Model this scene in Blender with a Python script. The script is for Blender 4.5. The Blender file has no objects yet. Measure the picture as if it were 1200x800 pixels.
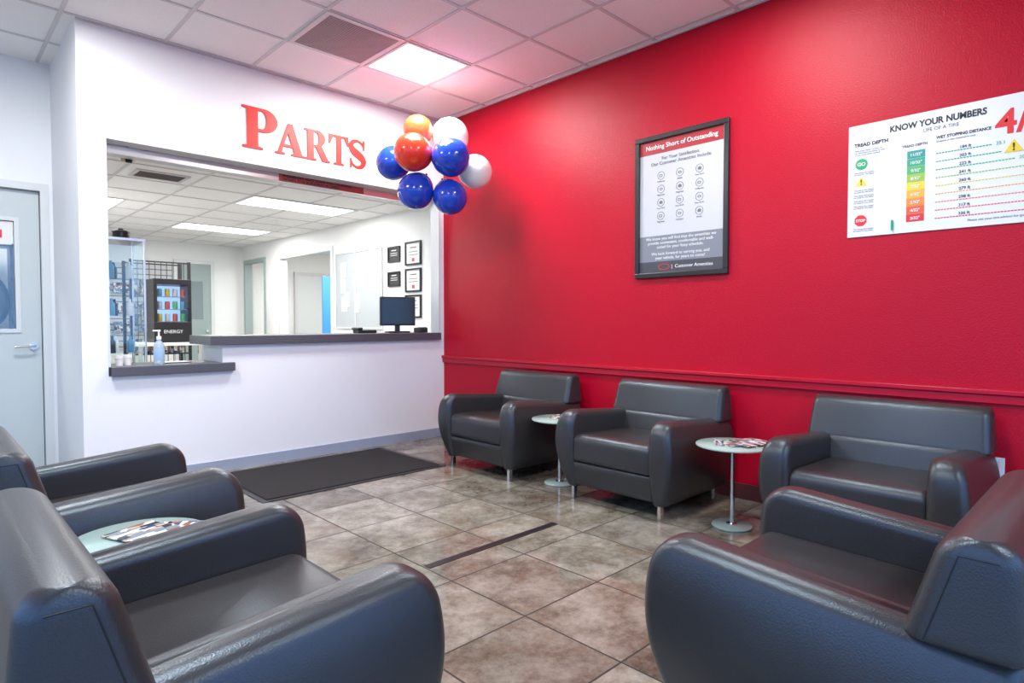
import bpy, bmesh, math, random
from mathutils import Matrix, Vector
random.seed(4)
S = bpy.context.scene
COL = S.collection
PI = math.pi

# ------------------------------------------------------------------ materials
def mat(name, col, rough=0.5, metal=0.0, noise=0.0, nscale=8.0, bump=0.0, bscale=60.0, emit=None, es=0.0,
        trans=0.0, alpha=1.0, coat=0.0, spec=0.5, stint=None):
    m = bpy.data.materials.new(name); m.use_nodes = True
    nt = m.node_tree; b = nt.nodes['Principled BSDF']
    b.inputs['Base Color'].default_value = (*col, 1)
    b.inputs['Roughness'].default_value = rough
    b.inputs['Metallic'].default_value = metal
    b.inputs['Transmission Weight'].default_value = trans
    b.inputs['Alpha'].default_value = alpha
    b.inputs['Coat Weight'].default_value = coat
    b.inputs['Specular IOR Level'].default_value = spec
    if stint: b.inputs['Specular Tint'].default_value = (*stint, 1)
    if emit:
        b.inputs['Emission Color'].default_value = (*emit, 1)
        b.inputs['Emission Strength'].default_value = es
    tc = nt.nodes.new('ShaderNodeTexCoord')
    if noise > 0:
        n = nt.nodes.new('ShaderNodeTexNoise'); n.inputs['Scale'].default_value = nscale
        n.inputs['Detail'].default_value = 5
        nt.links.new(tc.outputs['Object'], n.inputs['Vector'])
        mx = nt.nodes.new('ShaderNodeMix'); mx.data_type = 'RGBA'
        mx.inputs[6].default_value = (*[c * (1 - noise) for c in col], 1)
        mx.inputs[7].default_value = (*[min(1, c * (1 + noise)) for c in col], 1)
        nt.links.new(n.outputs['Fac'], mx.inputs[0])
        nt.links.new(mx.outputs[2], b.inputs['Base Color'])
    if bump > 0:
        n2 = nt.nodes.new('ShaderNodeTexNoise'); n2.inputs['Scale'].default_value = bscale
        n2.inputs['Detail'].default_value = 3
        nt.links.new(tc.outputs['Object'], n2.inputs['Vector'])
        bp = nt.nodes.new('ShaderNodeBump'); bp.inputs['Strength'].default_value = bump
        bp.inputs['Distance'].default_value = 0.01
        nt.links.new(n2.outputs['Fac'], bp.inputs['Height'])
        nt.links.new(bp.outputs[0], b.inputs['Normal'])
    return m

M_white = mat('white_paint', (0.84, 0.86, 0.88), 0.5, noise=0.015, nscale=3, bump=0.10, bscale=120)
M_white2 = mat('white_paint_backroom', (0.82, 0.83, 0.82), 0.6, noise=0.02)
M_red = mat('red_paint', (0.445, 0.001, 0.019), 0.38, noise=0.05, nscale=2, bump=0.22, bscale=140, spec=0.25)
M_redtrim = mat('red_trim_paint', (0.46, 0.0015, 0.022), 0.28, spec=.4)
M_ceil = mat('ceiling_tile', (0.95, 0.94, 0.93), 0.9, noise=0.05, nscale=90, bump=0.5, bscale=150)
M_grid = mat('ceiling_grid_metal', (0.66, 0.65, 0.65), 0.5)
M_leather = mat('grey_leather', (0.034, 0.030, 0.029), 0.31, noise=0.10, nscale=5, bump=0.12, bscale=260, spec=0.62, stint=(.60, .80, 1.0))  # blue specular tint paints in the cool window reflections
M_seam = mat('leather_seam', (0.010, 0.010, 0.012), 0.6)
M_chrome = mat('brushed_steel', (0.72, 0.72, 0.72), 0.22, 1.0, noise=0.03)
M_counter = mat('grey_laminate', (0.085, 0.088, 0.105), 0.35, noise=0.25, nscale=150)
M_base = mat('blue_grey_vinyl', (0.33, 0.38, 0.48), 0.45, noise=0.03)
M_darkbase = mat('dark_vinyl', (0.10, 0.02, 0.025), 0.45)
M_matrug = mat('black_rubber_carpet', (0.018, 0.017, 0.017), 0.95, noise=0.5, nscale=220, bump=0.8, bscale=250)
M_black = mat('black_plastic', (0.012, 0.012, 0.014), 0.35, noise=0.05)
M_screen = mat('dark_screen', (0.015, 0.017, 0.022), 0.12)
M_door = mat('grey_door_paint', (0.56, 0.62, 0.62), 0.45, noise=0.02)
M_doorframe = mat('door_frame_paint', (0.68, 0.71, 0.71), 0.4)
M_doorgreen = mat('grey_green_door', (0.32, 0.40, 0.39), 0.45)
M_signred = mat('sign_red', (0.72, 0.020, 0.010), 0.45, noise=0.03)
M_paper = mat('paper_white', (0.84, 0.84, 0.84), 0.55, noise=0.02)
M_textgrey = mat('print_grey', (0.16, 0.16, 0.17), 0.6)
M_textblack = mat('print_black', (0.03, 0.03, 0.03), 0.6)
M_postergrey = mat('poster_grey', (0.20, 0.22, 0.26), 0.4, noise=0.03)
M_posterframe = mat('poster_frame_black', (0.018, 0.018, 0.02), 0.3, noise=0.05)
M_alu = mat('aluminium', (0.75, 0.72, 0.72), 0.3, 0.9)  # slightly pink, standing in for the red wall's reflection in the shutter bar
M_emit = mat('light_diffuser', (0.9, 0.9, 0.9), 0.5, emit=(1, 0.99, 0.96), es=4.0, noise=0.02)
M_blueb = mat('balloon_blue', (0.012, 0.055, 0.50), 0.16, noise=0.05, coat=0.3)
M_whiteb = mat('balloon_white', (0.88, 0.86, 0.83), 0.2, noise=0.03, coat=0.3)
M_orangeb = mat('balloon_orange', (0.86, 0.085, 0.022), 0.18, noise=0.05, coat=0.3)
M_redb = mat('balloon_red_orange', (0.80, 0.040, 0.015), 0.18, noise=0.05, coat=0.3)
M_asph = mat('pavement', (0.10, 0.13, 0.19), 0.9, noise=0.1)  # unseen ground, coloured dark blue to cool the reflections on the leather
M_bluep = mat('blue_panel', (0.05, 0.25, 0.62), 0.5)
M_vent = mat('vent_metal', (0.42, 0.34, 0.34), 0.6)
M_ventd = mat('vent_dark', (0.13, 0.10, 0.10), 0.8)

def glassmat(name, tint, gloss=0.08):
    m = bpy.data.materials.new(name); m.use_nodes = True
    nt = m.node_tree; nt.nodes.clear()
    o = nt.nodes.new('ShaderNodeOutputMaterial')
    t = nt.nodes.new('ShaderNodeBsdfTransparent'); t.inputs[0].default_value = (*tint, 1)
    g = nt.nodes.new('ShaderNodeBsdfGlossy'); g.inputs['Roughness'].default_value = 0.03
    x = nt.nodes.new('ShaderNodeMixShader'); x.inputs[0].default_value = gloss
    nt.links.new(t.outputs[0], x.inputs[1]); nt.links.new(g.outputs[0], x.inputs[2])
    nt.links.new(x.outputs[0], o.inputs[0])
    return m
M_glass = glassmat('clear_glass', (0.96, 0.98, 0.98))
M_glass2 = glassmat('display_glass', (0.92, 0.96, 0.96), 0.05)
def frostmat():
    m = mat('frosted_glass', (0.50, 0.66, 0.62), 0.08, noise=0.02)
    nt = m.node_tree; b = nt.nodes['Principled BSDF']; o = nt.nodes['Material Output']
    t = nt.nodes.new('ShaderNodeBsdfTransparent'); t.inputs[0].default_value = (.80, .92, .89, 1)
    x = nt.nodes.new('ShaderNodeMixShader'); x.inputs[0].default_value = .32
    nt.links.new(b.outputs[0], x.inputs[1]); nt.links.new(t.outputs[0], x.inputs[2]); nt.links.new(x.outputs[0], o.inputs[0])
    return m
M_frost = frostmat()

def floor_mat():
    m = bpy.data.materials.new('floor_tile_porcelain'); m.use_nodes = True
    nt = m.node_tree; b = nt.nodes['Principled BSDF']; L = nt.links.new
    tc = nt.nodes.new('ShaderNodeTexCoord')
    mp = nt.nodes.new('ShaderNodeMapping'); mp.inputs['Location'].default_value = (-0.319 + 0.457 * 10, -0.294 + 0.457 * 10, 0)
    L(tc.outputs['Object'], mp.inputs['Vector'])
    br = nt.nodes.new('ShaderNodeTexBrick'); br.offset = 0; br.squash = 1
    for k, v in (('Scale', 1), ('Brick Width', .457), ('Row Height', .457), ('Mortar Size', .0040), ('Mortar Smooth', .1), ('Bias', 0)):
        br.inputs[k].default_value = v
    br.inputs['Color1'].default_value = (0, 0, 0, 1); br.inputs['Color2'].default_value = (1, 1, 1, 1)
    br.inputs['Mortar'].default_value = (0, 0, 0, 1)
    L(mp.outputs[0], br.inputs['Vector'])
    ad = nt.nodes.new('ShaderNodeVectorMath'); ad.operation = 'MULTIPLY_ADD'
    L(br.outputs['Color'], ad.inputs[0]); ad.inputs[1].default_value = (9, 5, 3); L(mp.outputs[0], ad.inputs[2])
    n1 = nt.nodes.new('ShaderNodeTexNoise'); n1.inputs['Scale'].default_value = 4.2; n1.inputs['Detail'].default_value = 14
    n1.inputs['Roughness'].default_value = 0.78; n1.inputs['Distortion'].default_value = 0.1
    L(ad.outputs[0], n1.inputs['Vector'])
    r = nt.nodes.new('ShaderNodeValToRGB')
    r.color_ramp.elements[0].position = 0.34; r.color_ramp.elements[0].color = (0.080, 0.068, 0.050, 1)
    r.color_ramp.elements[1].position = 0.66; r.color_ramp.elements[1].color = (0.36, 0.345, 0.30, 1)
    e = r.color_ramp.elements.new(0.45); e.color = (0.165, 0.148, 0.118, 1)
    e = r.color_ramp.elements.new(0.55); e.color = (0.255, 0.24, 0.20, 1)
    L(n1.outputs['Fac'], r.inputs[0])
    n3 = nt.nodes.new('ShaderNodeTexNoise'); n3.inputs['Scale'].default_value = 2.6; n3.inputs['Detail'].default_value = 8; n3.inputs['Roughness'].default_value = .65
    L(ad.outputs[0], n3.inputs['Vector'])
    r3 = nt.nodes.new('ShaderNodeMapRange'); r3.inputs['From Min'].default_value = .50; r3.inputs['From Max'].default_value = .68; r3.inputs['To Max'].default_value = .6
    L(n3.outputs['Fac'], r3.inputs['Value'])
    mr = nt.nodes.new('ShaderNodeMix'); mr.data_type = 'RGBA'
    L(r3.outputs[0], mr.inputs[0]); L(r.outputs[0], mr.inputs[6]); mr.inputs[7].default_value = (.15, .100, .058, 1)
    hs = nt.nodes.new('ShaderNodeHueSaturation')
    ma = nt.nodes.new('ShaderNodeMapRange'); ma.inputs['To Min'].default_value = 0.76; ma.inputs['To Max'].default_value = 1.22
    L(br.outputs['Color'], ma.inputs['Value']); L(ma.outputs[0], hs.inputs['Value']); L(mr.outputs[2], hs.inputs['Color'])
    mx = nt.nodes.new('ShaderNodeMix'); mx.data_type = 'RGBA'
    L(br.outputs['Fac'], mx.inputs[0]); L(hs.outputs[0], mx.inputs[6]); mx.inputs[7].default_value = (0.022, 0.019, 0.017, 1)
    L(mx.outputs[2], b.inputs['Base Color'])
    rr = nt.nodes.new('ShaderNodeMapRange'); rr.inputs['To Min'].default_value = 0.04; rr.inputs['To Max'].default_value = 0.18
    L(n1.outputs['Fac'], rr.inputs['Value'])
    m2 = nt.nodes.new('ShaderNodeMath'); m2.operation = 'MAXIMUM'
    L(rr.outputs[0], m2.inputs[0])
    m3 = nt.nodes.new('ShaderNodeMath'); m3.operation = 'MULTIPLY'; m3.inputs[1].default_value = 0.8
    L(br.outputs['Fac'], m3.inputs[0]); L(m3.outputs[0], m2.inputs[1])
    L(m2.outputs[0], b.inputs['Roughness'])
    bp = nt.nodes.new('ShaderNodeBump'); bp.inputs['Strength'].default_value = 0.35; bp.inputs['Distance'].default_value = 0.003; bp.invert = True
    L(br.outputs['Fac'], bp.inputs['Height']); L(bp.outputs[0], b.inputs['Normal'])
    return m
M_floor = floor_mat()

def cover_mat(name, seed):
    m = bpy.data.materials.new(name); m.use_nodes = True
    nt = m.node_tree; b = nt.nodes['Principled BSDF']; b.inputs['Roughness'].default_value = 0.25
    tc = nt.nodes.new('ShaderNodeTexCoord'); mp = nt.nodes.new('ShaderNodeMapping')
    mp.inputs['Location'].default_value = (seed, seed * 2, 0); mp.inputs['Scale'].default_value = (1, 2.2, 1)
    v = nt.nodes.new('ShaderNodeTexVoronoi'); v.inputs['Scale'].default_value = 26; v.distance = 'CHEBYCHEV'
    r = nt.nodes.new('ShaderNodeValToRGB'); r.color_ramp.interpolation = 'CONSTANT'
    cols = [(0.62, .62, .62), (0.04, 0.07, .17), (0.50, .42, .30), (0.7, .7, .72), (.30, .12, .08), (.20, .24, .30), (.03, .03, .04)]
    random.Random(seed).shuffle(cols)
    r.color_ramp.elements[0].color = (*cols[0], 1); r.color_ramp.elements[1].position = .85; r.color_ramp.elements[1].color = (*cols[6], 1)
    for i in range(1, 6):
        e = r.color_ramp.elements.new(i * .15); e.color = (*cols[i], 1)
    nt.links.new(tc.outputs['Object'], mp.inputs[0]); nt.links.new(mp.outputs[0], v.inputs['Vector'])
    nt.links.new(v.outputs['Color'], r.inputs[0]); nt.links.new(r.outputs[0], b.inputs['Base Color'])
    return m
M_cov = [cover_mat('magazine_cover_%d' % i, i + 1) for i in range(4)]

# ------------------------------------------------------------------ helpers
def empty(name, loc=(0, 0, 0), rotz=0.0, mtx=None):
    e = bpy.data.objects.new(name, None); COL.objects.link(e); e.empty_display_size = 0.1
    if mtx is not None: e.matrix_world = mtx
    else:
        e.location = loc; e.rotation_euler = (0, 0, rotz)
    return e

def obj(name, me, m=None, parent=None, smooth=False):
    o = bpy.data.objects.new(name, me); COL.objects.link(o)
    if m: me.materials.append(m)
    if parent: o.parent = parent
    if smooth:
        for p in me.polygons: p.use_smooth = True
    return o

def from_bm(name, bm, m=None, parent=None, smooth=False):
    me = bpy.data.meshes.new(name); bmesh.ops.recalc_face_normals(bm, faces=bm.faces)
    bm.to_mesh(me); bm.free()
    return obj(name, me, m, parent, smooth)

def addbox(bm, b):
    x0, x1, y0, y1, z0, z1 = b
    v = [bm.verts.new(c) for c in ((x0, y0, z0), (x1, y0, z0), (x1, y1, z0), (x0, y1, z0), (x0, y0, z1), (x1, y0, z1), (x1, y1, z1), (x0, y1, z1))]
    for f in ((0, 3, 2, 1), (4, 5, 6, 7), (0, 1, 5, 4), (1, 2, 6, 5), (2, 3, 7, 6), (3, 0, 4, 7)):
        bm.faces.new([v[i] for i in f])

def boxes(name, bl, m, parent=None, bevel=0.0, seg=2, smooth=False):
    bm = bmesh.new()
    for b in bl: addbox(bm, b)
    if bevel > 0:
        bmesh.ops.bevel(bm, geom=list(bm.edges), offset=bevel, segments=seg, profile=0.5, affect='EDGES')
    return from_bm(name, bm, m, parent, smooth)

def box(name, b, m, parent=None, bevel=0.0, seg=2, smooth=False):
    return boxes(name, [b], m, parent, bevel, seg, smooth)

def lathe(name, prof, m, parent=None, loc=(0, 0, 0), n=40, smooth=True):
    bm = bmesh.new(); rings = []
    for r, z in prof:
        rings.append([bm.verts.new((loc[0] + r * math.cos(2 * PI * i / n), loc[1] + r * math.sin(2 * PI * i / n), loc[2] + z)) for i in range(n)])
    for a, b in zip(rings, rings[1:]):
        for i in range(n):
            bm.faces.new((a[i], a[(i + 1) % n], b[(i + 1) % n], b[i]))
    bm.faces.new(rings[0][::-1]); bm.faces.new(rings[-1])
    o = from_bm(name, bm, m, parent, smooth)
    if smooth:
        try: o.data.set_sharp_from_angle(angle=math.radians(40))
        except Exception: pass
    return o

def tube(name, pts, r, m, parent=None):
    cu = bpy.data.curves.new(name, 'CURVE'); cu.dimensions = '3D'; cu.bevel_depth = r; cu.bevel_resolution = 3
    sp = cu.splines.new('POLY'); sp.points.add(len(pts) - 1)
    for i, p in enumerate(pts): sp.points[i].co = (*p, 1)
    cu.use_fill_caps = True
    o = bpy.data.objects.new(name, cu); COL.objects.link(o); cu.materials.append(m)
    if parent: o.parent = parent
    return o

def text(name, s, x, y, size, m, parent, z=0.002, align='LEFT', sx=1.0, ext=0.0005, bold=0.0):
    cu = bpy.data.curves.new(name, 'FONT'); cu.body = s; cu.size = size; cu.align_x = align; cu.extrude = ext; cu.offset = bold
    cu.resolution_u = 3
    o = bpy.data.objects.new(name, cu); COL.objects.link(o); cu.materials.append(m)
    o.parent = parent; o.location = (x, y, z); o.scale = (sx, 1, 1)
    return o

def poly(name, loops, m, parent, ext=0.001, z=0.0, sx=1, sy=1, ox=0, oy=0):
    cu = bpy.data.curves.new(name, 'CURVE'); cu.dimensions = '2D'; cu.fill_mode = 'BOTH'; cu.extrude = ext
    for lp in loops:
        sp = cu.splines.new('POLY'); sp.points.add(len(lp) - 1); sp.use_cyclic_u = True
        for i, p in enumerate(lp): sp.points[i].co = (ox + p[0] * sx, oy + p[1] * sy, 0, 1)
    o = bpy.data.objects.new(name, cu); COL.objects.link(o); cu.materials.append(m)
    o.parent = parent; o.location = (0, 0, z)
    return o

def arc(cx, cy, rx, ry, a0, a1, n=16):
    return [(cx + rx * math.cos(math.radians(a0 + (a1 - a0) * i / n)), cy + ry * math.sin(math.radians(a0 + (a1 - a0) * i / n))) for i in range(n + 1)]

def wall_mtx(kind, origin):
    if kind == 'x-':   # face looks -x, local x -> -y
        R = Matrix(((0, 0, -1), (-1, 0, 0), (0, 1, 0)))
    else:              # face looks -y
        R = Matrix(((1, 0, 0), (0, 0, -1), (0, 1, 0)))
    return Matrix.Translation(origin) @ R.to_4x4()

# ------------------------------------------------------------------ room shell
XR, YP, H = 3.85, 4.95, 3.155
XB, YB, HB = 4.28, 11.4, 2.50
box('floor', (-2.1, 7.2, -2.6, 11.6, -0.1, 0), M_floor)
box('ceiling', (-2.1, XR + .1, -2.6, 6.1, H, H + .1), M_ceil)
box('ceiling_backroom', (0.92, 7.2, YP + .12, 11.6, HB, HB + .1), M_ceil)
box('ceiling_corridor', (-2.1, 0.79, 6.1, 8.1, 2.7, 2.8), M_ceil)
gl = []
xs = [3.16 + .61 * k for k in range(-8, 2)]; ys = [4.30 + .61 * k for k in range(-11, 3)]
for gx in xs:
    y1 = YP - .001 if gx > .8 else 5.99
    if -2 < gx < XR - .02: gl.append((gx - .012, gx + .012, -2.5, y1, H - .006, H + .002))
for gy in ys:
    if gy < YP - .01: gl.append((-2, XR, gy - .012, gy + .012, H - .0055, H + .002))
    elif gy < 5.95: gl.append((-2, .8, gy - .012, gy + .012, H - .0055, H + .002))
gl += [(XR - .02, XR, -2.5, YP, H - .008, H + .002), (.8, XR, YP - .02, YP, H - .009, H + .002)]
boxes('ceiling_grid', gl, M_grid)
gl = []
for k in range(-3, 5):
    gx = 3.88 - .635 * k
    if .95 < gx < 4.25: gl.append((gx - .012, gx + .012, YP + .12, YB, HB - .005, HB + .002))
for k in range(0, 12):
    gy = 5.4 + .61 * k
    if gy < YB: gl.append((.92, XB, gy - .012, gy + .012, HB - .0055, HB + .002))
boxes('ceiling_grid_backroom', gl, M_grid)

box('wall_right', (XR, XR + .12, -2.6, YP, 0, H), M_red)
boxes('trim_1', [(XR - .022, XR, -2.5, YP, .745, .79), (XR - .034, XR, -2.5, YP, .79, .815)], M_redtrim, bevel=.004)
box('baseboard_right', (XR - .012, XR, -2.5, YP, 0, .10), M_darkbase)
box('wall_parts_upper', (.8, XR + .5, YP, YP + .12, 2.41, H), M_white)
box('wall_parts_left', (.8, .95, YP, YP + .12, 0, 2.41), M_white)
box('wall_parts_right', (3.80, 4.4, YP, YP + .12, 0, 2.41), M_white)
box('wall_parts_lower_left', (.95, 1.75, YP, YP + .12, 0, .775), M_white)
box('wall_parts_lower_right', (1.75, 3.80, YP, YP + .12, 0, .975), M_white)
box('baseboard_parts', (.8, 3.82, YP - .01, YP, 0, .085), M_base)
boxes('trim_2', [(3.785, 3.80, YP - .006, YP + .13, 1.046, 2.40), (.95, .962, YP - .006, YP + .13, .841, 2.40), (.95, 3.80, YP - .006, YP + .13, 2.40, 2.412)], M_doorframe)
box('wall_partition', (.8, .92, YP + .12, YB, 0, H), M_white)
box('wall_back', (.8, 7.2, YB, YB + .12, 0, 2.7), M_white2)
boxes('wall_backroom_right', [(XB, XB + .1, YP + .12, 8.07, 0, HB), (XB, XB + .1, 9.8, 10.4, 0, HB), (XB, XB + .1, 11.25, YB, 0, HB),
                              (XB, XB + .1, 8.07, 9.8, 2.19, HB), (XB, XB + .1, 8.07, 9.8, 0, .9), (XB, XB + .1, 10.4, 11.25, 2.2, HB)], M_white2)
boxes('trim_3', [(XB - .02, XB + .11, 8.03, 8.09, .92, 2.17), (XB - .02, XB + .11, 9.78, 9.84, .92, 2.17), (XB - .02, XB + .11, 8.03, 9.84, 2.17, 2.23),
                 (XB - .02, XB + .11, 8.03, 9.84, .86, .92)], M_doorframe)
boxes('trim_4', [(XB - .02, XB + .11, 10.36, 10.42, 0, 2.19), (XB - .02, XB + .11, 11.23, 11.29, 0, 2.19), (XB - .02, XB + .11, 10.36, 11.29, 2.19, 2.25)], M_doorgreen)
boxes('wall_sideroom', [(7.0, 7.12, 5, YB, 0, 2.5), (XB + .1, 7.0, 6.8, 6.9, 0, 2.5)], M_white2)
boxes('wall_door', [(-2.1, -.24, 6.0, 6.1, 0, H), (.775, .8, 6.0, 6.1, 0, H), (-.24, .775, 6.0, 6.1, 2.22, H)], M_white)
box('wall_corridor', (-2.1, .8, 8.0, 8.1, 0, 2.8), M_white2)
boxes('wall_rear', [(-2.1, XR, -2.6, -2.5, 0, .25), (-2.1, XR, -2.6, -2.5, 2.8, H), (-2.1, -1.7, -2.6, -2.5, .25, 2.8), (3.5, XR, -2.6, -2.5, .25, 2.8)], M_white)
boxes('wall_left', [(-2.1, -2, -2.5, 8.1, 0, .25), (-2.1, -2, -2.5, 8.1, 2.8, H), (-2.1, -2, -2.5, -2.2, .25, 2.8), (-2.1, -2, 3.6, 8.1, .25, 2.8)], M_white)
w = empty('window_1', (0, -2.55, 0))
boxes('frame', [(-1.7, 3.5, -.03, .03, .25, .31), (-1.7, 3.5, -.03, .03, 2.74, 2.8)] + [(xx - .03, xx + .03, -.03, .03, .31, 2.74) for xx in (-1.67, -.4, .9, 2.2, 3.47)], M_alu, w)
box('pane', (-1.7, 3.5, -.004, .004, .25, 2.8), M_glass, w)
w = empty('window_2', (-2.05, 0, 0))
boxes('frame', [(-.03, .03, -2.2, 3.6, .25, .31), (-.03, .03, -2.2, 3.6, 2.74, 2.8)] + [(-.03, .03, yy - .03, yy + .03, .31, 2.74) for yy in (-2.17, -.75, .7, 2.15, 3.57)], M_alu, w)
box('pane', (-.004, .004, -2.2, 3.6, .25, 2.8), M_glass, w)
box('ground_outside', (-30, 30, -30, 30, -.25, -.12), M_asph)

# ------------------------------------------------------------------ door at left
d = empty('door_1', (0, 6.0, 0))
boxes('frame', [(-.24, -.18, -.02, .11, 0, 2.165), (.72, .775, -.02, .11, 0, 2.165), (-.24, .775, -.02, .11, 2.165, 2.22)], M_doorframe, d)
boxes('leaf', [(-.18, .0, .03, .075, .01, 2.165), (.56, .715, .03, .075, .01, 2.16), (0, .56, .03, .075, .01, 1.10), (0, .56, .03, .075, 1.92, 2.16)], M_door, d)
boxes('frame_gap', [(.715, .72, .04, .07, .01, 2.165), (-.18, .72, .04, .07, 2.16, 2.165)], M_black, d)
boxes('vision_frame', [(-.03, .0, .018, .087, 1.10, 1.92), (.56, .59, .018, .087, 1.10, 1.92), (-.03, .59, .018, .087, 1.07, 1.10), (-.03, .59, .018, .087, 1.92, 1.95)], M_doorframe, d)
box('vision_glass', (0, .56, .048, .056, 1.10, 1.92), M_glass, d)
lathe('handle_rose', [(.03, 0), (.03, .012)], M_chrome, None).data.transform(Matrix.Rotation(PI / 2, 4, 'X'))
r = bpy.data.objects['handle_rose']; r.parent = d; r.location = (.665, .03, .965)
tube('handle_lever', [(.665, .03, .965), (.665, -.03, .965), (.65, -.04, .965), (.54, -.042, .962)], .010, M_chrome, d)
boxes('window_sticker', [(.25, .545, .040, .046, 1.74, 1.91)], M_paper, d)
t = text('sticker_letter', 'OPEN', 0, 0, .085, M_signred, d, bold=.002); t.rotation_euler = (PI / 2, 0, 0); t.location = (.272, .038, 1.79)
ty = empty('tire_display', (.35, 7.7, 0))
def torus(name, R, r, m, parent, loc, axis='Y', n=40, k=14, flat=1.0):
    bm = bmesh.new(); g = []
    for i in range(n):
        a = 2 * PI * i / n; ring = []
        for j in range(k):
            b = 2 * PI * j / k
            rr = R + r * math.cos(b); h = r * flat * math.sin(b)
            ring.append(bm.verts.new((loc[0] + rr * math.cos(a), loc[1] + h, loc[2] + rr * math.sin(a))))
        g.append(ring)
    for i in range(n):
        for j in range(k):
            bm.faces.new((g[i][j], g[(i + 1) % n][j], g[(i + 1) % n][(j + 1) % k], g[i][(j + 1) % k]))
    return from_bm(name, bm, m, parent, True)
torus('tire', .25, .08, M_black, ty, (0, 0, 1.35), flat=1.2)
torus('tire_lower', .25, .08, M_black, ty, (0, 0, .72), flat=1.2)
boxes('rack', [(-.35, -.32, -.12, .12, 0, 1.9), (.32, .35, -.12, .12, 0, 1.9), (-.35, .35, -.12, .12, .36, .39), (-.35, .35, -.12, .12, .99, 1.02), (-.35, .35, -.12, .12, 1.87, 1.9)], M_black, ty)

# ------------------------------------------------------------------ counters
c = empty('service_counter', (0, YP, 0))
box('counter_high', (1.60, 3.784, -.045, .46, .975, 1.045), M_counter, c, bevel=.004)
boxes('cabinet_base', [(1.81, 3.78, .121, .42, 0, .975)], M_white2, c)
box('counter_end_panel', (1.70, 1.75, .0, .44, .84, .975), M_white, c)
c = empty('service_counter_low', (0, YP, 0))
box('counter_low', (.963, 1.78, -.045, .46, .775, .84), M_counter, c, bevel=.004)
boxes('cabinet_base', [(.97, 1.76, .121, .42, 0, .775)], M_white2, c)

s = empty('rolling_shutter', (0, YP + .12, 0))
boxes('bottom_bar', [(.97, 3.78, .02, .06, 2.335, 2.398)], M_alu, s, bevel=.004)
box('guide_channel', (.97, 3.78, .06, .22, 2.36, 2.41), M_doorframe, s)
box('notice_strip', (2.22, 3.02, .014, .02, 2.338, 2.396), mat('notice_red', (.55, .08, .07), .5), s)
tm = text('notice_text', 'PLEASE DO NOT LEAN ON COUNTER\nWHEN THE BUILDING IS OPEN', 2.25, 0, .028, M_textblack, s, bold=.0008); tm.rotation_euler = (PI / 2, 0, 0); tm.location = (2.25, .012, 2.374); tm.scale = (1.35, 1, 1)
sc = empty('ceiling_sensor', (1.17, 5.35, HB))
lathe('mount', [(.03, -.02), (.03, 0)], M_black, sc)
boxes('arm', [(-.008, .008, -.008, .008, -.10, -.02)], M_black, sc)
boxes('body', [(-.035, .035, -.05, .03, -.145, -.10)], mat('brass', (.45, .32, .12), .35, .8), sc, bevel=.01)
boxes('lens', [(-.022, .022, -.065, -.05, -.165, -.12)], M_black, sc, bevel=.005)

# ------------------------------------------------------------------ PARTS sign
e_ = 0.005
sg = empty('parts_wall_sign', mtx=wall_mtx('y-', (1.868, YP - e_, 2.525)))
P = [[(0, 0), (.47, 0), (.47, .05), (.36, .07), (.36, .43)] + [(.48, .43)] + arc(.50, .715, .32, .285, -90, 90) + [(0, 1), (0, .95), (.11, .93), (.11, .07), (0, .05)],
     [(.36, .50)] + arc(.45, .715, .11, .215, -90, 90) + [(.36, .93)]]
A = [[(0, 0), (.33, 0), (.33, .05), (.22, .07), (.28, .25), (.60, .25), (.65, .07), (.55, .05), (.55, 0), (1, 0), (1, .05), (.93, .07), (.60, 1), (.44, 1), (.09, .07), (0, .05)],
     [(.31, .33), (.56, .33), (.44, .70)]]
Rr = [[(0, 0), (.46, 0), (.46, .05), (.36, .07), (.36, .44), (.44, .44), (.70, 0), (1.0, 0), (1.0, .05), (.93, .07), (.67, .49)] + arc(.50, .735, .31, .265, -50, 90) + [(0, 1), (0, .95), (.11, .93), (.11, .07), (0, .05)],
      [(.36, .51)] + arc(.45, .72, .11, .21, -90, 90) + [(.36, .93)]]
T = [[(.25, 0), (.75, 0), (.75, .05), (.63, .07), (.63, .92), (.78, .92), (.92, .68), (.99, .68), (.97, 1), (.03, 1), (.01, .68), (.08, .68), (.22, .92), (.37, .92), (.37, .07), (.25, .05)]]
poly('letter_P', P, M_signred, sg, ext=e_, sx=.345, sy=.325)
poly('letter_A', A, M_signred, sg, ext=e_, sx=.245, sy=.255, ox=.262)
poly('letter_R', Rr, M_signred, sg, ext=e_, sx=.230, sy=.255, ox=.512)
poly('letter_T', T, M_signred, sg, ext=e_, sx=.195, sy=.255, ox=.730)
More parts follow.
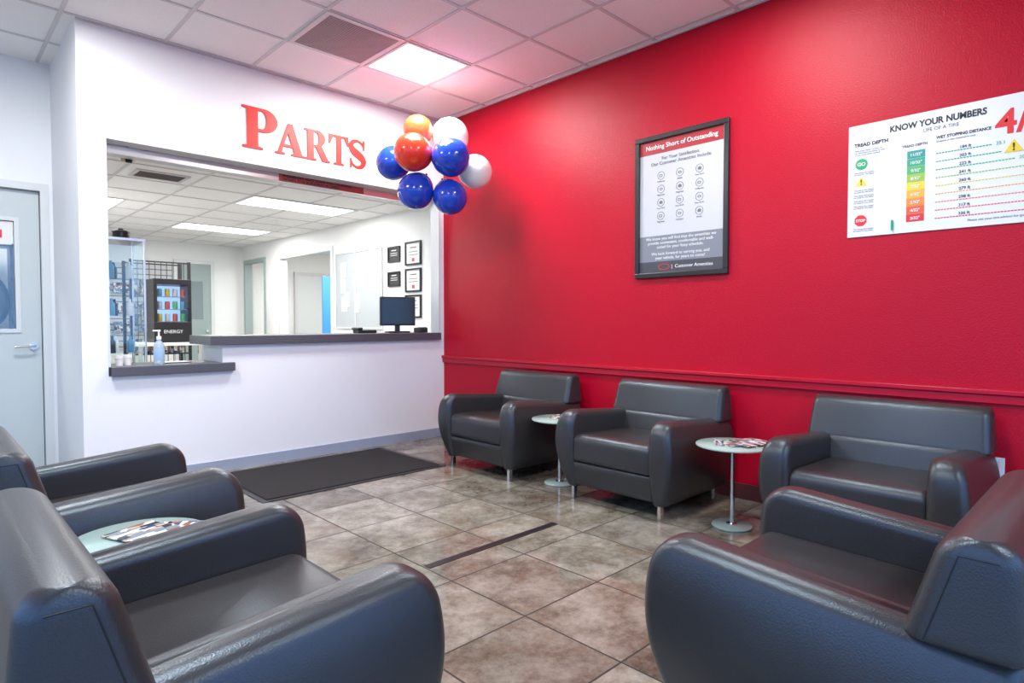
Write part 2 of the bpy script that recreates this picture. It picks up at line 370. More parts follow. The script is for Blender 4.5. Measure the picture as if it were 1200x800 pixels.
def letterS(ox, sx, sy):
    cp = [(.80, .76, .06), (.72, .88, .08), (.50, .955, .08), (.28, .89, .17), (.19, .75, .24), (.29, .60, .27), (.50, .50, .29), (.71, .39, .27), (.81, .25, .24), (.71, .11, .17), (.48, .045, .08), (.28, .11, .08), (.18, .24, .06)]
    pts = []
    for i in range(len(cp) - 1):
        p0, p1, p2, p3 = cp[max(i - 1, 0)], cp[i], cp[i + 1], cp[min(i + 2, len(cp) - 1)]
        for k in range(5):
            t = k / 5
            pts.append(tuple(.5 * ((2 * b) + (-a + c) * t + (2 * a - 5 * b + 4 * c - d) * t * t + (-a + 3 * b - 3 * c + d) * t ** 3) for a, b, c, d in zip(p0, p1, p2, p3)))
    pts.append(cp[-1])
    bm = bmesh.new(); rows = []
    for i, (x, y, w) in enumerate(pts):
        a = pts[max(i - 1, 0)]; b = pts[min(i + 1, len(pts) - 1)]
        tx, ty_ = b[0] - a[0], b[1] - a[1]; l = math.hypot(tx, ty_); nx, ny = -ty_ / l, tx / l
        w2 = w * .5
        rows.append([bm.verts.new((ox + (x + q * nx * w2) * sx, min(max((y + q * ny * w2), -.01), 1.01) * sy, z)) for q, z in ((1, -e_), (-1, -e_), (-1, e_), (1, e_))])
    for a, b in zip(rows, rows[1:]):
        for j in range(4): bm.faces.new((a[j], a[(j + 1) % 4], b[(j + 1) % 4], b[j]))
    bm.faces.new(rows[0]); bm.faces.new(rows[-1][::-1])
    addbox(bm, (ox + .78 * sx, ox + .85 * sx, .66 * sy, 1.0 * sy, -e_, e_ * 1.02))
    addbox(bm, (ox + .13 * sx, ox + .20 * sx, 0, .34 * sy, -e_, e_ * 1.02))
    return from_bm('letter_S', bm, M_signred, sg)
letterS(.910, .20, .255)

# ------------------------------------------------------------------ armchair
def rrect(x0, x1, y0, y1, r, k=6):
    r = max(0.0005, min(r, (x1 - x0) / 2 - .0005, (y1 - y0) / 2 - .0005)); pts = []
    for cx, cy, a0 in ((x1 - r, y1 - r, 0), (x0 + r, y1 - r, 90), (x0 + r, y0 + r, 180), (x1 - r, y0 + r, 270)):
        for i in range(k + 1):
            a = math.radians(a0 + 90 * i / k); pts.append((cx + r * math.cos(a), cy + r * math.sin(a)))
    return pts

def loft_mesh(name, secs):
    bm = bmesh.new(); rows = [[bm.verts.new(p) for p in s_] for s_ in secs]; n = len(rows[0])
    for a, b in zip(rows, rows[1:]):
        for i in range(n): bm.faces.new((a[i], a[(i + 1) % n], b[(i + 1) % n], b[i]))
    bm.faces.new(rows[0][::-1]); bm.faces.new(rows[-1])
    bmesh.ops.recalc_face_normals(bm, faces=bm.faces)
    me = bpy.data.meshes.new(name); bm.to_mesh(me); bm.free(); me.materials.append(M_leather)
    for p in me.polygons: p.use_smooth = True
    return me

def zlist(z0, z1, r, n1=12, n2=9):
    zs = [z0 + (z1 - r - z0) * i / n1 for i in range(n1 + 1)]
    zs += [z1 - r + r * math.sin(math.radians(90 * i / n2)) for i in range(1, n2 + 1)]
    return zs

def inset(z, z1, r):
    return 0 if z <= z1 - r else r - math.sqrt(max(0, r * r - (z - z1 + r) ** 2))

def arm_sec(z, b0=0):
    z0, z1, r, R = .085, .588, .040, .10
    q = (z - z0) / .62
    o = .362 + .075 * math.sin(PI * min(q + .02, 1)); f = -.325 - .055 * math.sin(PI * q)
    i1 = inset(z, z1, r); i2 = inset(z, z1, R) * .85
    x0, x1 = .275 + .012 * q + i1 * .85 + b0, o - i1 - b0
    y0, y1 = f + i2 + b0, .425 - b0
    return [(px, py, z - .065 * (py + .38) / .80 * max(0, (z - .2) / .38)) for px, py in rrect(x0, x1, y0, y1, .042)]
def arm_mesh(sign):
    z0, z1, R = .085, .588, .10
    zs = [z0, z0 + .006] + [z0 + .006 + (z1 - R - z0) * i / 12 for i in range(1, 12)] + [z1 - R + R * math.sin(math.radians(90 * i / 18)) for i in range(0, 19)]
    return loft_mesh('arm', [[(sign * px, py, pz) for px, py, pz in arm_sec(z, .004 if z == z0 else 0)] for z in zs])

BZ0, BZ1 = .515, .738
def back_sec(z, extra=0):
    i1 = inset(z, BZ1, .045); q = (z - .38) / (BZ1 - .38)
    wv = .428 - .022 * q - .3 * i1 - extra
    y0 = .185 + .105 * q + i1 * .9 + extra; y1 = .438 - .022 * q * q - i1 * .9 - extra
    return [(px, py, z) for px, py in rrect(-wv, wv, y0, y1, .04)]
def back_mesh():
    return loft_mesh('back', [back_sec(BZ0, .012), back_sec(BZ0 + .003, .006), back_sec(BZ0 + .009, .001)] + [back_sec(z) for z in zlist(BZ0 + .014, BZ1, .045)])
def inner_back():
    secs = []
    for i in range(8):
        z = .36 + .17 * i / 7; q = (z - .38) / (BZ1 - .38)
        secs.append([(px, py, z) for px, py in rrect(-.292, .292, .182 + .105 * q, .40, .01)])
    return loft_mesh('inner_back', secs)

def seat_mesh():
    secs = []
    z0, z1, r = .255, .435, .055
    for z in [z0, z0 + .008, z0 + .02] + zlist(z0 + .03, z1, r, 4, 9):
        i1 = inset(z, z1, r); b0 = {z0: .02, z0 + .008: .008}.get(z, 0)
        pts = rrect(-.288 + i1 * .4, .288 - i1 * .4, -.355 + i1 + b0, .27, .02)
        secs.append([(px, py, z + .0 - .02 * (py + .35) / .57) for px, py in pts])
    return loft_mesh('seat_cushion', secs)
def apron_mesh():
    secs = []
    for z in (.10, .106, .13, .17, .21, .245, .252):
        b0 = .006 if z in (.10, .252) else 0
        f = -.322 - .028 * ((z - .10) / .15)
        secs.append([(px, py, z) for px, py in rrect(-.29, .29, f + b0, .40, .012)])
    return loft_mesh('seat_base', secs)
def legs_mesh():
    bm = bmesh.new()
    for sx in (-1, 1):
        for y in (-.290, .35):
            addbox(bm, (sx * .325 - .011, sx * .325 + .011, y - .018, y + .018, 0, .105))
            addbox(bm, (sx * .325 - .02, sx * .325 + .02, y - .03, y + .03, .083, .092))
    me = bpy.data.meshes.new('legs'); bmesh.ops.bevel(bm, geom=list(bm.edges), offset=.002, segments=1, affect='EDGES'); bm.to_mesh(me); bm.free(); me.materials.append(M_chrome)
    return me
def lower_back():
    return loft_mesh('back_panel', [[(px, py, z) for px, py in rrect(-.29, .29, .25, .418, .01)] for z in (.10, .11, .2, .3, .4, .52)])
CH = [('arm_left', arm_mesh(-1)), ('arm_right', arm_mesh(1)), ('backrest', back_mesh()), ('inner_back', inner_back()), ('seat_cushion', seat_mesh()),
      ('seat_base', apron_mesh()), ('legs', legs_mesh()), ('back_panel', lower_back())]
def seam_curve(name, pts):
    cu = bpy.data.curves.new(name, 'CURVE'); cu.dimensions = '3D'; cu.bevel_depth = .0016; cu.bevel_resolution = 2
    for pl in pts:
        sp = cu.splines.new('POLY'); sp.points.add(len(pl) - 1)
        for i, p in enumerate(pl): sp.points[i].co = (*p, 1)
    cu.materials.append(M_seam); return cu
prof = []
for i in range(15):
    z = BZ0 + .01 + (BZ1 - .035 - BZ0 - .01) * i / 14
    q = (z - .38) / (BZ1 - .38)
    prof.append((.428 - .022 * q, .185 + .105 * q + .042, z))
ztop = prof[-1][2]; ytop = prof[-1][1]; xt = prof[-1][0]
prof += [(xt, ytop + (.385 - ytop) * i / 6, ztop) for i in range(1, 7)]
SE = seam_curve('seams', [prof, [(-a, b, c_) for a, b, c_ in prof]])

def armchair(x, y, face):
    e = empty('armchair', (x, y, 0), face)
    for n, me in CH:
        o = bpy.data.objects.new(n, me); COL.objects.link(o); o.parent = e
    o = bpy.data.objects.new('seams', SE); COL.objects.link(o); o.parent = e
    return e
armchair(3.365, 3.51, -PI / 2)
armchair(3.375, 2.26, -PI / 2)
armchair(3.385, .905, -PI / 2)
armchair(1.83, .56, PI)
armchair(.515, 1.56, PI / 2)
armchair(.545, 2.87, PI / 2)

# ------------------------------------------------------------------ side tables
def side_table(x, y):
    e = empty('side_table', (x, y, 0))
    lathe('base', [(.105, 0), (.11, .004), (.11, .010), (.105, .014)], M_frost, e)
    lathe('post', [(.03, .014), (.03, .02), (.013, .024), (.013, .445), (.05, .449), (.05, .455)], M_chrome, e, n=24)
    lathe('glass_top', [(.196, .455), (.20, .458), (.20, .464), (.196, .467)], M_frost, e, n=64)
    return e
side_table(3.28, 1.595); side_table(3.28, 2.885); side_table(.50, 2.215)

def magazines(x, y, z, spec, k0=0):
    e = empty('magazine_pile', (x, y, z)); zz = 0
    for i, (dx, dy, rot) in enumerate(spec):
        o = box('magazine_%d' % (i + 1), (-.085, .085, -.115, .115, 0, .004), M_cov[(i + k0) % 4], e, bevel=.001, seg=1)
        o.location = (dx, dy, zz); o.rotation_euler = (0, 0, rot); zz += .0042
        p = box('magazine_pages_%d' % (i + 1), (-.083, .086, -.113, .113, .0005, .0035), M_paper, e); p.location = o.location; p.rotation_euler = o.rotation_euler
magazines(3.32, 1.555, .467, [(-.03, .03, .5), (.0, .0, .95), (.02, -.03, 1.3)])
magazines(.56, 2.21, .467, [(.03, .0, .9), (-.03, .0, .4)], 1)
magazines(3.34, 2.87, .467, [(.0, .0, .3)], 2)

# ------------------------------------------------------------------ floor mat & strip
fm = empty('floor_mat', (0, 0, 0))
box('mat_pile', (1.60, 2.99, 3.91, 4.81, .001, .012), M_matrug, fm, bevel=.003)
box('mat_border', (1.56, 3.03, 3.87, 4.85, 0, .006), M_black, fm, bevel=.002)
box('floor_tape_strip', (1.70, 2.60, 2.30, 2.345, 0, .0025), M_black)

# ------------------------------------------------------------------ framed poster
p = empty('framed_poster', mtx=wall_mtx('x-', (XR, 2.635, 1.47)))
W_, H_ = .725, 1.015
boxes('frame', [(0, W_, 0, .035, 0, .028), (0, W_, H_ - .035, H_, 0, .028), (0, .035, .035, H_ - .035, 0, .028), (W_ - .035, W_, .035, H_ - .035, 0, .028)], M_posterframe, p, bevel=.004)
box('sheet_white', (.035, W_ - .035, .30, H_ - .035, 0, .008), mat('poster_white', (.54, .56, .60), .35), p)
box('sheet_grey', (.035, W_ - .035, .035, .30, 0, .009), M_postergrey, p)
box('sheet_red_banner', (.035, W_ - .035, .885, H_ - .035, 0, .0095), mat('banner_red', (.40, .015, .025), .35), p)
box('sheet_footer', (.035, W_ - .035, .035, .115, 0, .0095), mat('footer_dark', (.06, .065, .08), .35), p)
text('banner_text', 'Nothing Short of Outstanding', W_ / 2, .918, .046, M_paper, p, z=.011, align='CENTER', bold=.0006)
text('subtitle', 'For Your Satisfaction,\nOur Customer Amenities Include:', W_ / 2, .835, .034, M_textgrey, p, z=.010, align='CENTER')
for i in range(4):
    for j in range(3):
        cx, cy = .21 + j * .15, .725 - i * .095
        poly('icon', [arc(cx, cy, .029, .029, 0, 350, 22), arc(cx, cy, .026, .026, 0, 350, 22)], M_textgrey, p, ext=.0004, z=.009)
        gs = [[(cx - .012, cy - .010), (cx + .012, cy - .010), (cx + .014, cy + .006), (cx, cy + .013), (cx - .014, cy + .004)]]
        if (i + j) % 3 == 0: gs = [[(cx - .014, cy - .010), (cx + .010, cy - .010), (cx + .010, cy + .008), (cx - .014, cy + .008)], [(cx - .010, cy - .006), (cx + .006, cy - .006), (cx + .006, cy + .004), (cx - .010, cy + .004)]]
        if (i + j) % 3 == 1: gs = [arc(cx, cy, .013, .009, 0, 350, 12), arc(cx, cy, .008, .005, 0, 350, 12)]
        poly('icon_glyph', gs, M_textgrey, p, ext=.0004, z=.009)
        text('icon_label', random.choice(['Free Wi-Fi', 'Coffee Bar', 'Shuttle', 'Magazines', 'Television']), cx, cy - .046, .015, M_textgrey, p, z=.009, align='CENTER')
text('body', 'We know you will find that the amenities we\nprovide convenient, comfortable and well-\nsuited for your busy schedule.', W_ / 2, .268, .030, M_paper, p, z=.010, align='CENTER')
text('body_2', 'We look forward to serving you, and\nyour vehicle, for years to come!', W_ / 2, .160, .030, M_paper, p, z=.010, align='CENTER')
poly('footer_logo', [arc(.24, .075, .045, .022, 0, 350, 24), arc(.24, .075, .040, .018, 0, 350, 24)], M_signred, p, ext=.0004, z=.0105)
text('footer_text', '|  Customer Amenities', .30, .064, .034, M_paper, p, z=.011)

# ------------------------------------------------------------------ tire chart
p = empty('tire_tread_chart', mtx=wall_mtx('x-', (XR - .001, 1.197, 1.632)))
box('board', (0, 1.25, 0, .625, 0, .006), mat('chart_white', (.76, .78, .84), .3), p, bevel=.001, seg=1)
text('title', 'KNOW YOUR NUMBERS', .205, .553, .046, M_textblack, p, z=.007, sx=.84, bold=.0016)
text('subtitle', 'LIFE OF A TIRE', .36, .520, .027, M_textgrey, p, z=.007, sx=.9)
text('head_1', 'TREAD DEPTH', .03, .505, .026, M_textblack, p, z=.007, bold=.0010)
text('body_1', 'What tread depth remains on a\ntire determines its ability to stop\non wet roads when needed.', .03, .478, .0115, M_textgrey, p, z=.007)
text('head_2', 'TREAD DEPTH', .265, .455, .018, M_textgrey, p, z=.007, bold=.0007)
text('head_3', 'WET STOPPING DISTANCE', .42, .472, .021, M_textblack, p, z=.007, bold=.0006, sx=.9)
text('head_4', 'Distance in feet required to stop', .42, .455, .0125, M_textgrey, p, z=.007)
tri = [(0, 0), (1, 0), (.5, .88)]
Mg = mat('chart_green', (.01, .35, .12), .4); Myl = mat('chart_yellow', (.85, .62, .02), .4); Mr = mat('chart_red', (.72, .02, .02), .4)
poly('go_disc', [arc(.068, .405, .031, .031, 0, 350, 28)], Mg, p, ext=.0004, z=.007)
text('go_label', 'GO', .068, .396, .027, M_paper, p, z=.0085, align='CENTER', bold=.0008)
poly('caution_triangle', [tri], Myl, p, ext=.0004, z=.007, sx=.058, sy=.056, ox=.039, oy=.285)
text('caution_mark', '!', .068, .291, .042, M_textblack, p, z=.0085, align='CENTER', bold=.0008)
poly('stop_disc', [arc(.068, .09, .033, .033, 22.5, 337.5, 7)], Mr, p, ext=.0004, z=.007)
text('stop_label', 'STOP', .068, .083, .020, M_paper, p, z=.0085, align='CENTER', bold=.0006)
for yy in (.36, .262, .232, .202, .172, .045):
    text('legend_text', 'Tires above this number\nare rated for wet safety', .03, yy - .005, .0105, M_textgrey, p, z=.007)
rows = [(.01, .30, .26), (.02, .36, .20), (.08, .42, .12), (.30, .50, .05), (.80, .62, .03), (.85, .42, .02), (.80, .24, .02), (.75, .10, .02), (.68, .02, .03)]
labs = ['11/32"', '10/32"', '9/32"', '8/32"', '7/32"', '6/32"', '5/32"', '4/32"', '3/32"']
for i, (cc, lb) in enumerate(zip(rows, labs)):
    y1 = .432 - i * .042
    mm = mat('chart_row_%d' % i, cc, .4)
    box('row_block', (.29, .372, y1 - .040, y1, .006, .0075), mm, p)
    text('row_label', lb, .331, y1 - .029, .021, M_paper, p, z=.0085, align='CENTER', bold=.0004)
    ln = .66 + i * .045
    boxes('row_line', [(xx, xx + .010, y1 - .038, y1 - .0325, .006, .007) for xx in [.42 + .013 * q for q in range(int((min(ln, 1.2) - .42) / .013))]], mm, p)
    text('row_value', '%d ft' % (184 + i * 19), .52, y1 - .028, .021, M_textblack, p, z=.007, bold=.0003)
    text('row_number', '%.1f' % (25.1 - i * 2.3), min(ln, 1.2) + .008, y1 - .04, .022, mm, p, z=.007)
text('big_number', '4/32"', .665, .440, .165, Mr, p, z=.007, bold=.004)
poly('warning_triangle', [tri], Myl, p, ext=.0004, z=.008, sx=.075, sy=.07, ox=.70, oy=.345)
text('warning_mark', '!', .7375, .352, .052, M_textblack, p, z=.0095, align='CENTER', bold=.001)
text('footnote', 'Please see your tire advisor for guidance based on actual measurement', .56, .03, .016, M_textgrey, p, z=.007)
tube('marker_clip', [(.225, .02, .013), (.225, .075, .013)], .005, Mg, p)

o = empty('wall_outlet', mtx=wall_mtx('x-', (XR, .50, .42)))
box('plate', (-.036, .036, -.058, .058, 0, .006), M_paper, o, bevel=.002)
boxes('sockets', [(-.017, .017, .012, .040, .006, .008), (-.017, .017, -.040, -.012, .006, .008)], M_doorframe, o)

# ------------------------------------------------------------------ ceiling fixtures
def light_panel(name, x0, x1, y0, y1, z, watts, col=(1, .985, .965)):
    e = empty(name, ((x0 + x1) / 2, (y0 + y1) / 2, z)); a, b = (x1 - x0) / 2, (y1 - y0) / 2
    boxes('bezel', [(-a, a, -b, -b + .025, -.012, 0), (-a, a, b - .025, b, -.012, 0), (-a, -a + .025, -b + .025, b - .025, -.012, 0), (a - .025, a, -b + .025, b - .025, -.012, 0)], M_doorframe, e)
    box('diffuser', (-a + .025, a - .025, -b + .025, b - .025, -.006, 0), M_emit, e)
    l = bpy.data.lights.new('lamp', 'AREA'); l.shape = 'RECTANGLE'; l.size = 2 * a - .08; l.size_y = 2 * b - .08; l.energy = watts; l.color = col
    lo = bpy.data.objects.new('lamp', l); COL.objects.link(lo); lo.parent = e; lo.location = (0, 0, -.014)
    return e
PW = 52
light_panel('ceiling_light', 2.56, 3.15, 3.70, 4.29, H, PW)
light_panel('ceiling_light', 2.56, 3.15, 1.26, 1.85, H, 34)
light_panel('ceiling_light', .12, .71, 1.26, 1.85, H, PW)  # unseen panel, added to help brighten the room
light_panel('ceiling_light', .12, .71, 3.70, 4.29, H, PW)  # also added out of view as room fill
light_panel('ceiling_light', 1.34, 1.93, -1.79, -1.2, H, PW)  # extra panel outside the view, added for more room light
light_panel('ceiling_light_backroom', 2.61, 3.85, 6.63, 7.21, HB, 36)
light_panel('ceiling_light_backroom', 2.61, 3.85, 9.05, 9.63, HB, 42)
light_panel('ceiling_light_backroom', 1.1, 1.7, 7.8, 9.0, HB, 38)
light_panel('fill_light_sideroom', 5.0, 6.2, 8.8, 9.4, HB, 60)  # made-up fixture, added to light the side room
light_panel('fill_light_corridor', -.6, .0, 6.7, 7.3, 2.7, 30)  # unseen fixture, added to light the space behind the door glass
v = empty('ceiling_vent', (2.245, 3.995, H))
boxes('frame', [(-.30, .30, -.30, -.265, -.012, 0), (-.30, .30, .265, .30, -.012, 0), (-.30, -.265, -.265, .265, -.012, 0), (.265, .30, -.265, .265, -.012, 0)], M_grid, v)
box('back_plate', (-.27, .27, -.27, .27, -.003, 0), M_ventd, v)
boxes('louvers', [(-.265, .265, -.262 + i * .0175, -.253 + i * .0175, -.009, -.002) for i in range(30)] + [(-.262 + i * .0175, -.258 + i * .0175, -.265, .265, -.0085, -.002) for i in range(30)], M_vent, v)
v = empty('ceiling_vent', (1.65, 6.35, HB))
boxes('frame', [(-.22, .22, -.16, -.13, -.012, 0), (-.22, .22, .13, .16, -.012, 0), (-.22, -.19, -.13, .13, -.012, 0), (.19, .22, -.13, .13, -.012, 0)], M_grid, v)
boxes('louvers', [(-.19, .19, -.13 + i * .03, -.115 + i * .03, -.01, -.001) for i in range(9)], M_ventd, v)
v = empty('smoke_detector', (3.5, 8.1, HB)); lathe('housing', [(.04, -.035), (.055, -.02), (.06, 0)], M_paper, v)

# ------------------------------------------------------------------ balloons
bc = empty('balloon_cluster', (3.10, 4.10, 2.47))
Fv = Vector((.697, .717, 0)); Rv = Vector((.717, -.697, 0)); k = .00695
def balloon(i, du, dv, dd, r, m):
    c_ = Rv * (du * k) + Vector((0, 0, -dv * k)) + Fv * dd
    dirv = -c_.normalized() if c_.length > .05 else Vector((0, 0, -1))
    prof = []
    N = 18
    for j in range(N + 1):
        a = -PI / 2 + PI * j / N
        zz = math.sin(a); rr = math.cos(a)
        if zz < 0: rr *= (1 - .10 * zz * zz); zz *= 1.10
        prof.append((max(rr, .002) * r, zz * r))
    prof = [(.012, -r * 1.17), (.006, -r * 1.11)] + prof[1:]
    o = lathe('balloon_%d' % i, prof, m, bc, n=32)
    q = Vector((0, 0, -1)).rotation_difference(dirv)
    o.rotation_mode = 'QUATERNION'; o.rotation_quaternion = q; o.location = c_
for i, a in enumerate([(-21, -40, .06, .122, M_orangeb), (16, -36, .16, .158, M_whiteb), (-23, -6, -.13, .152, M_redb), (-53, -3, .13, .142, M_blueb),
                       (21, 0, -.13, .154, M_blueb), (47, 8, .11, .142, M_whiteb), (-23, 35, 0, .148, M_blueb), (18, 42, 0, .142, M_blueb)]):
    balloon(i + 1, *a)

# ------------------------------------------------------------------ items on counter
b = empty('sanitizer_bottle', (1.29, 5.06, .84))
lathe('bottle', [(.030, 0), (.036, .006), (.036, .13), (.030, .155), (.014, .172), (.014, .185)], mat('blue_gel', (.62, .78, .88), .08, trans=.5), b)
lathe('label', [(.0365, .03), (.0367, .031), (.0367, .115), (.0365, .116)], mat('label_blue', (.35, .52, .70), .4), b)
lathe('cap', [(.016, .183), (.016, .205), (.006, .208), (.006, .24), (.012, .242), (.012, .254)], M_paper, b, n=20)
box('nozzle', (-.04, .0, -.006, .006, .243, .253), M_paper, b)
m_ = empty('computer_monitor', (3.50, 5.26, 1.045), math.radians(-18))
box('base', (-.11, .11, -.08, .08, 0, .015), M_black, m_, bevel=.006)
box('stand', (-.025, .025, -.01, .02, .015, .16), M_black, m_, bevel=.004)
box('bezel', (-.18, .18, -.03, .015, .07, .36), M_black, m_, bevel=.008)
box('screen', (-.165, .165, -.033, -.029, .09, .345), M_screen, m_)
ph = empty('desk_phone', (3.12, 5.25, 1.045), -.2)
box('body', (-.09, .09, -.09, .09, 0, .03), M_black, ph, bevel=.008)
box('handset', (-.10, -.05, -.10, .10, .03, .055), M_black, ph, bevel=.01)
pr = empty('card_reader', (3.70, 5.14, 1.045)); box('body', (-.04, .04, -.07, .07, 0, .05), M_black, pr, bevel=.008); box('keys', (-.03, .03, -.06, .01, .05, .055), M_textgrey, pr)
for (cx, cy) in ((1.04, 5.08), (1.10, 5.12)):
    e = empty('paper_cup_stack', (cx, cy, .84)); lathe('cups', [(.022, 0), (.026, .05), (.029, .052), (.029, .058), (.030, .075)], M_paper, e, n=20)
kb = empty('clipboard', (1.42, 5.2, .84)); box('board', (-.11, .11, -.08, .08, 0, .006), M_black, kb); box('paper', (-.10, .10, -.075, .06, .006, .008), M_paper, kb)

# ------------------------------------------------------------------ frames on back-room wall
def frame(y0, y1, z0, z1, dark=False):
    e = empty('picture_frame', mtx=wall_mtx('x-', (XB, y1, z0))); w_, h_ = y1 - y0, z1 - z0
    boxes('frame', [(0, w_, 0, .02, 0, .02), (0, w_, h_ - .02, h_, 0, .02), (0, .02, .02, h_ - .02, 0, .02), (w_ - .02, w_, .02, h_ - .02, 0, .02)], M_posterframe, e)
    box('print', (.02, w_ - .02, .02, h_ - .02, 0, .008), M_textblack if dark else M_paper, e)
    tm_ = M_paper if dark else M_textgrey
    boxes('lines', [(w_ * .3, w_ * .7, h_ * .72, h_ * .77, .008, .009), (w_ * .22, w_ * .78, h_ * .55, h_ * .58, .008, .009), (w_ * .22, w_ * .78, h_ * .42, h_ * .45, .008, .009)], tm_, e)
    if not dark: box('seal', (w_ * .42, w_ * .58, h_ * .15, h_ * .3, .008, .009), M_signred, e)
frame(5.92, 6.24, 1.83, 2.11); frame(5.92, 6.24, 1.51, 1.79); frame(5.92, 6.24, 1.20, 1.475)
frame(6.36, 6.62, 1.89, 2.085, True); frame(6.36, 6.62, 1.59, 1.775, True)
wb = empty('notice_board', mtx=wall_mtx('x-', (XB, 7.95, 1.06)))
boxes('frame', [(0, 1.2, 0, .02, 0, .02), (0, 1.2, 1.03, 1.05, 0, .02), (0, .02, .02, 1.03, 0, .02), (1.18, 1.2, .02, 1.03, 0, .02), (.53, .55, .02, 1.03, 0, .02)], M_grid, wb)
box('surface', (.02, 1.18, .02, 1.03, 0, .01), mat('board_surface', (.46, .50, .52), .5), wb)
bl = []
for i in range(9):
    xx = random.uniform(.06, .95); zz = random.uniform(.1, .75); bl.append((xx, xx + random.uniform(.1, .17), zz, zz + .2, .010 + i * .0004, .0115 + i * .0004))
boxes('papers', bl, mat('paper_tint', (.72, .74, .74), .6), wb)

bb = empty('blue_banner', (5.2, 10.0, 0)); box('cloth', (-.09, .09, -.01, .01, .15, 1.95), M_bluep, bb); boxes('stand', [(-.12, .12, -.12, .12, 0, .02), (-.008, .008, .01, .026, .02, 1.98)], M_chrome, bb)
sd = empty('door_2', (6.2, YB, 0)); box('leaf', (-.9, .0, -.04, 0, 0, 2.05), M_doorframe, sd); boxes('frame', [(-.96, -.9, -.05, 0, 0, 2.05), (0, .06, -.05, 0, 0, 2.05), (-.96, .06, -.05, 0, 2.05, 2.11)], M_grid, sd)

gd = empty('door_3', (3.14, YB, 0))
box('leaf', (.05, .58, -.035, 0, 0, 2.15), M_doorgreen, gd, bevel=.003)
boxes('frame', [(0, .05, -.05, 0, 0, 2.15), (.58, .64, -.05, 0, 0, 2.15), (0, .64, -.05, 0, 2.15, 2.21)], M_doorframe, gd)
box('vision_glass', (.2, .45, -.042, -.035, 1.2, 1.85), mat('door_pane', (.22, .28, .30), .1), gd); tube('knob', [(.5, -.03, 1.0), (.5, -.09, 1.0)], .022, M_chrome, gd)

sw = empty('slatwall_panel', (0, YB - .001, 0))
box('panel', (1.6, 3.12, -.02, 0, .7, 2.1), mat('slat_grey', (.55, .56, .58), .5), sw)
boxes('grooves', [(1.6, 3.12, -.022, -.018, .75 + i * .09, .762 + i * .09) for i in range(15)], M_textblack, sw)
boxes('hung_products', [(1.75 + i * .17, 1.87 + i * .17, -.09, -.022, zz, zz + .16) for i in range(6) for zz in (1.0, 1.3, 1.62)], M_cov[2], sw)
rk = empty('wire_display_rack', (2.46, 9.7, 0))
boxes('posts', [(sx - .018, sx + .018, sy - .018, sy + .018, 0, 2.0) for sx in (-.36, .36) for sy in (-.2, .2)], M_black, rk)
boxes('rails', [(-.36, .36, sy - .008, sy + .008, zz, zz + .02) for sy in (-.2, .2) for zz in (.3, .7, 1.1, 1.5, 1.97)] + [(-.36 + i * .072, -.353 + i * .072, -.2, -.19, .3, 1.98) for i in range(11)], M_black, rk)
boxes('shelves', [(-.36, .36, -.2, .2, zz, zz + .01) for zz in (.3, .7, 1.1, 1.5)], M_black, rk)
boxes('stock', [(-.33 + i * .115, -.24 + i * .115, -.1, .05, zz, zz + random.uniform(.15, .25)) for i in range(6) for zz in (.71, 1.11, 1.51)], M_cov[0], rk)
tb = empty('work_table', (2.42, 8.9, 0))
box('top', (-.45, .45, -.28, .28, .85, .89), M_paper, tb, bevel=.004); boxes('legs', [(sx - .02, sx + .02, sy - .02, sy + .02, 0, .85) for sx in (-.42, .42) for sy in (-.25, .25)], M_chrome, tb)
boxes('lower_shelf', [(-.42, .42, -.25, .25, .3, .32)], M_paper, tb)
vc = empty('drinks_cooler', (2.38, 8.85, .89))
boxes('cabinet', [(-.22, .22, -.18, .2, 0, .26), (-.22, .22, -.18, .2, .74, .81), (-.22, -.18, -.18, .2, .26, .74), (.18, .22, -.18, .2, .26, .74), (-.18, .18, .17, .2, .26, .74)], M_black, vc, bevel=.003)
box('interior_light', (-.178, .178, .155, .165, .262, .735), mat('cooler_glow', (.4, .6, .75), .5, emit=(.40, .65, 1), es=1.0), vc)
boxes('shelves', [(-.18, .18, -.15, .16, z_, z_ + .008) for z_ in (.262, .42, .58)], M_chrome, vc)
cans = [mat('can_%d' % i, cc, .35, .1) for i, cc in enumerate([(.10, .30, .50), (.55, .12, .10), (.65, .50, .10), (.10, .40, .18), (.55, .55, .60)])]
for i in range(4):
    for z_ in (.270, .428, .588):
        lathe('can', [(.026, 0), (.03, .006), (.03, .085), (.024, .10)], cans[(i * 2 + int(z_ * 10)) % 5], vc, loc=(-.135 + i * .09, -.10, z_), n=14)
box('glass_door', (-.18, .18, -.19, -.184, .26, .74), M_glass2, vc)
text('cooler_text', 'ENERGY', 0, 0, .06, M_paper, vc, align='CENTER'); tt = bpy.data.objects['cooler_text']; tt.rotation_euler = (PI / 2, 0, 0); tt.location = (0, -.182, .12)
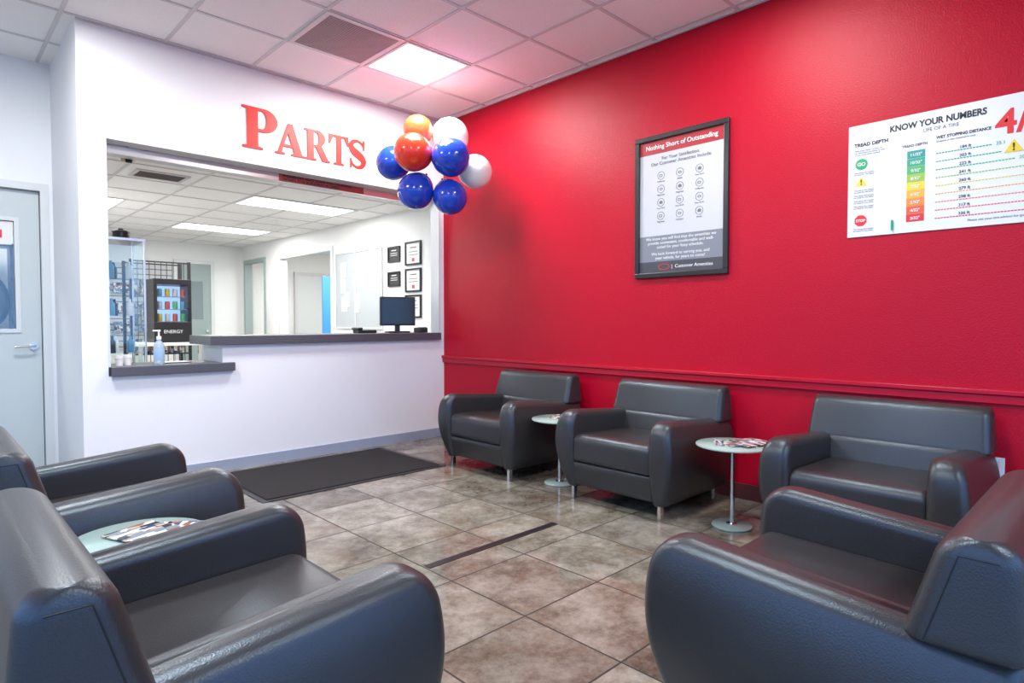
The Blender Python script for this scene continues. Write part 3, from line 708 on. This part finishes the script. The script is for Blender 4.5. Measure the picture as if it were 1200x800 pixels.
gc = empty('glass_display_case', (1.28, 6.2, 0))
boxes('frame', [(sx - .006, sx + .006, sy - .006, sy + .006, .1, 1.84) for sx in (-.15, .15) for sy in (-.2, .2)] + [(-.16, .16, -.21, .21, 1.84, 1.86), (-.16, .16, -.21, .21, 0, .1)], M_chrome, gc)
boxes('glass_shelves', [(-.14, .14, -.19, .19, zz, zz + .006) for zz in (.55, .88, 1.2, 1.52)], M_glass2, gc)
boxes('glass_sides', [(-.152, -.148, -.19, .19, .1, 1.84), (.148, .152, -.19, .19, .1, 1.84), (-.14, .14, -.202, -.198, .1, 1.84)], M_glass2, gc)
for zz in (.886, 1.206, 1.526):
    for j, (px, py) in enumerate(((-.08, -.1), (.06, -.08), (-.02, .09))):
        lathe('bottle', [(.024, 0), (.026, .005), (.026, .10), (.011, .12), (.011, .145)], [cans[0], M_paper, M_black][(j + int(zz * 10)) % 3], gc, loc=(px, py, zz), n=14)
ck = empty('coffee_canister', (1.30, 6.2, 1.86)); lathe('body', [(.06, 0), (.065, .01), (.065, .06), (.07, .065), (.07, .075), (.02, .09), (.02, .10)], M_black, ck)

# ------------------------------------------------------------------ world, sun, camera
wd = bpy.data.worlds.new('world'); S.world = wd; wd.use_nodes = True
bg = wd.node_tree.nodes['Background']; bg.inputs[0].default_value = (.27, .53, 1.0, 1); bg.inputs[1].default_value = 3.3
sl = bpy.data.lights.new('sun', 'SUN'); sl.energy = 2.0; sl.angle = .01; sl.color = (1, .96, .9)
so = bpy.data.objects.new('sun', sl); COL.objects.link(so); so.location = (10, 12, 20)
so.rotation_euler = (Vector((10, 9, 16))).to_track_quat('Z', 'Y').to_euler()

cam = bpy.data.cameras.new('camera'); cam.lens = 21.6; cam.sensor_width = 36; cam.clip_start = .02
co = bpy.data.objects.new('camera', cam); COL.objects.link(co)
co.location = (0, 0, 1.15); co.rotation_euler = (math.radians(90 - 1.8), 0, -math.radians(44.2))
S.camera = co
S.view_settings.view_transform = 'Standard'
S.view_settings.look = 'None'
S.view_settings.exposure = 0.18
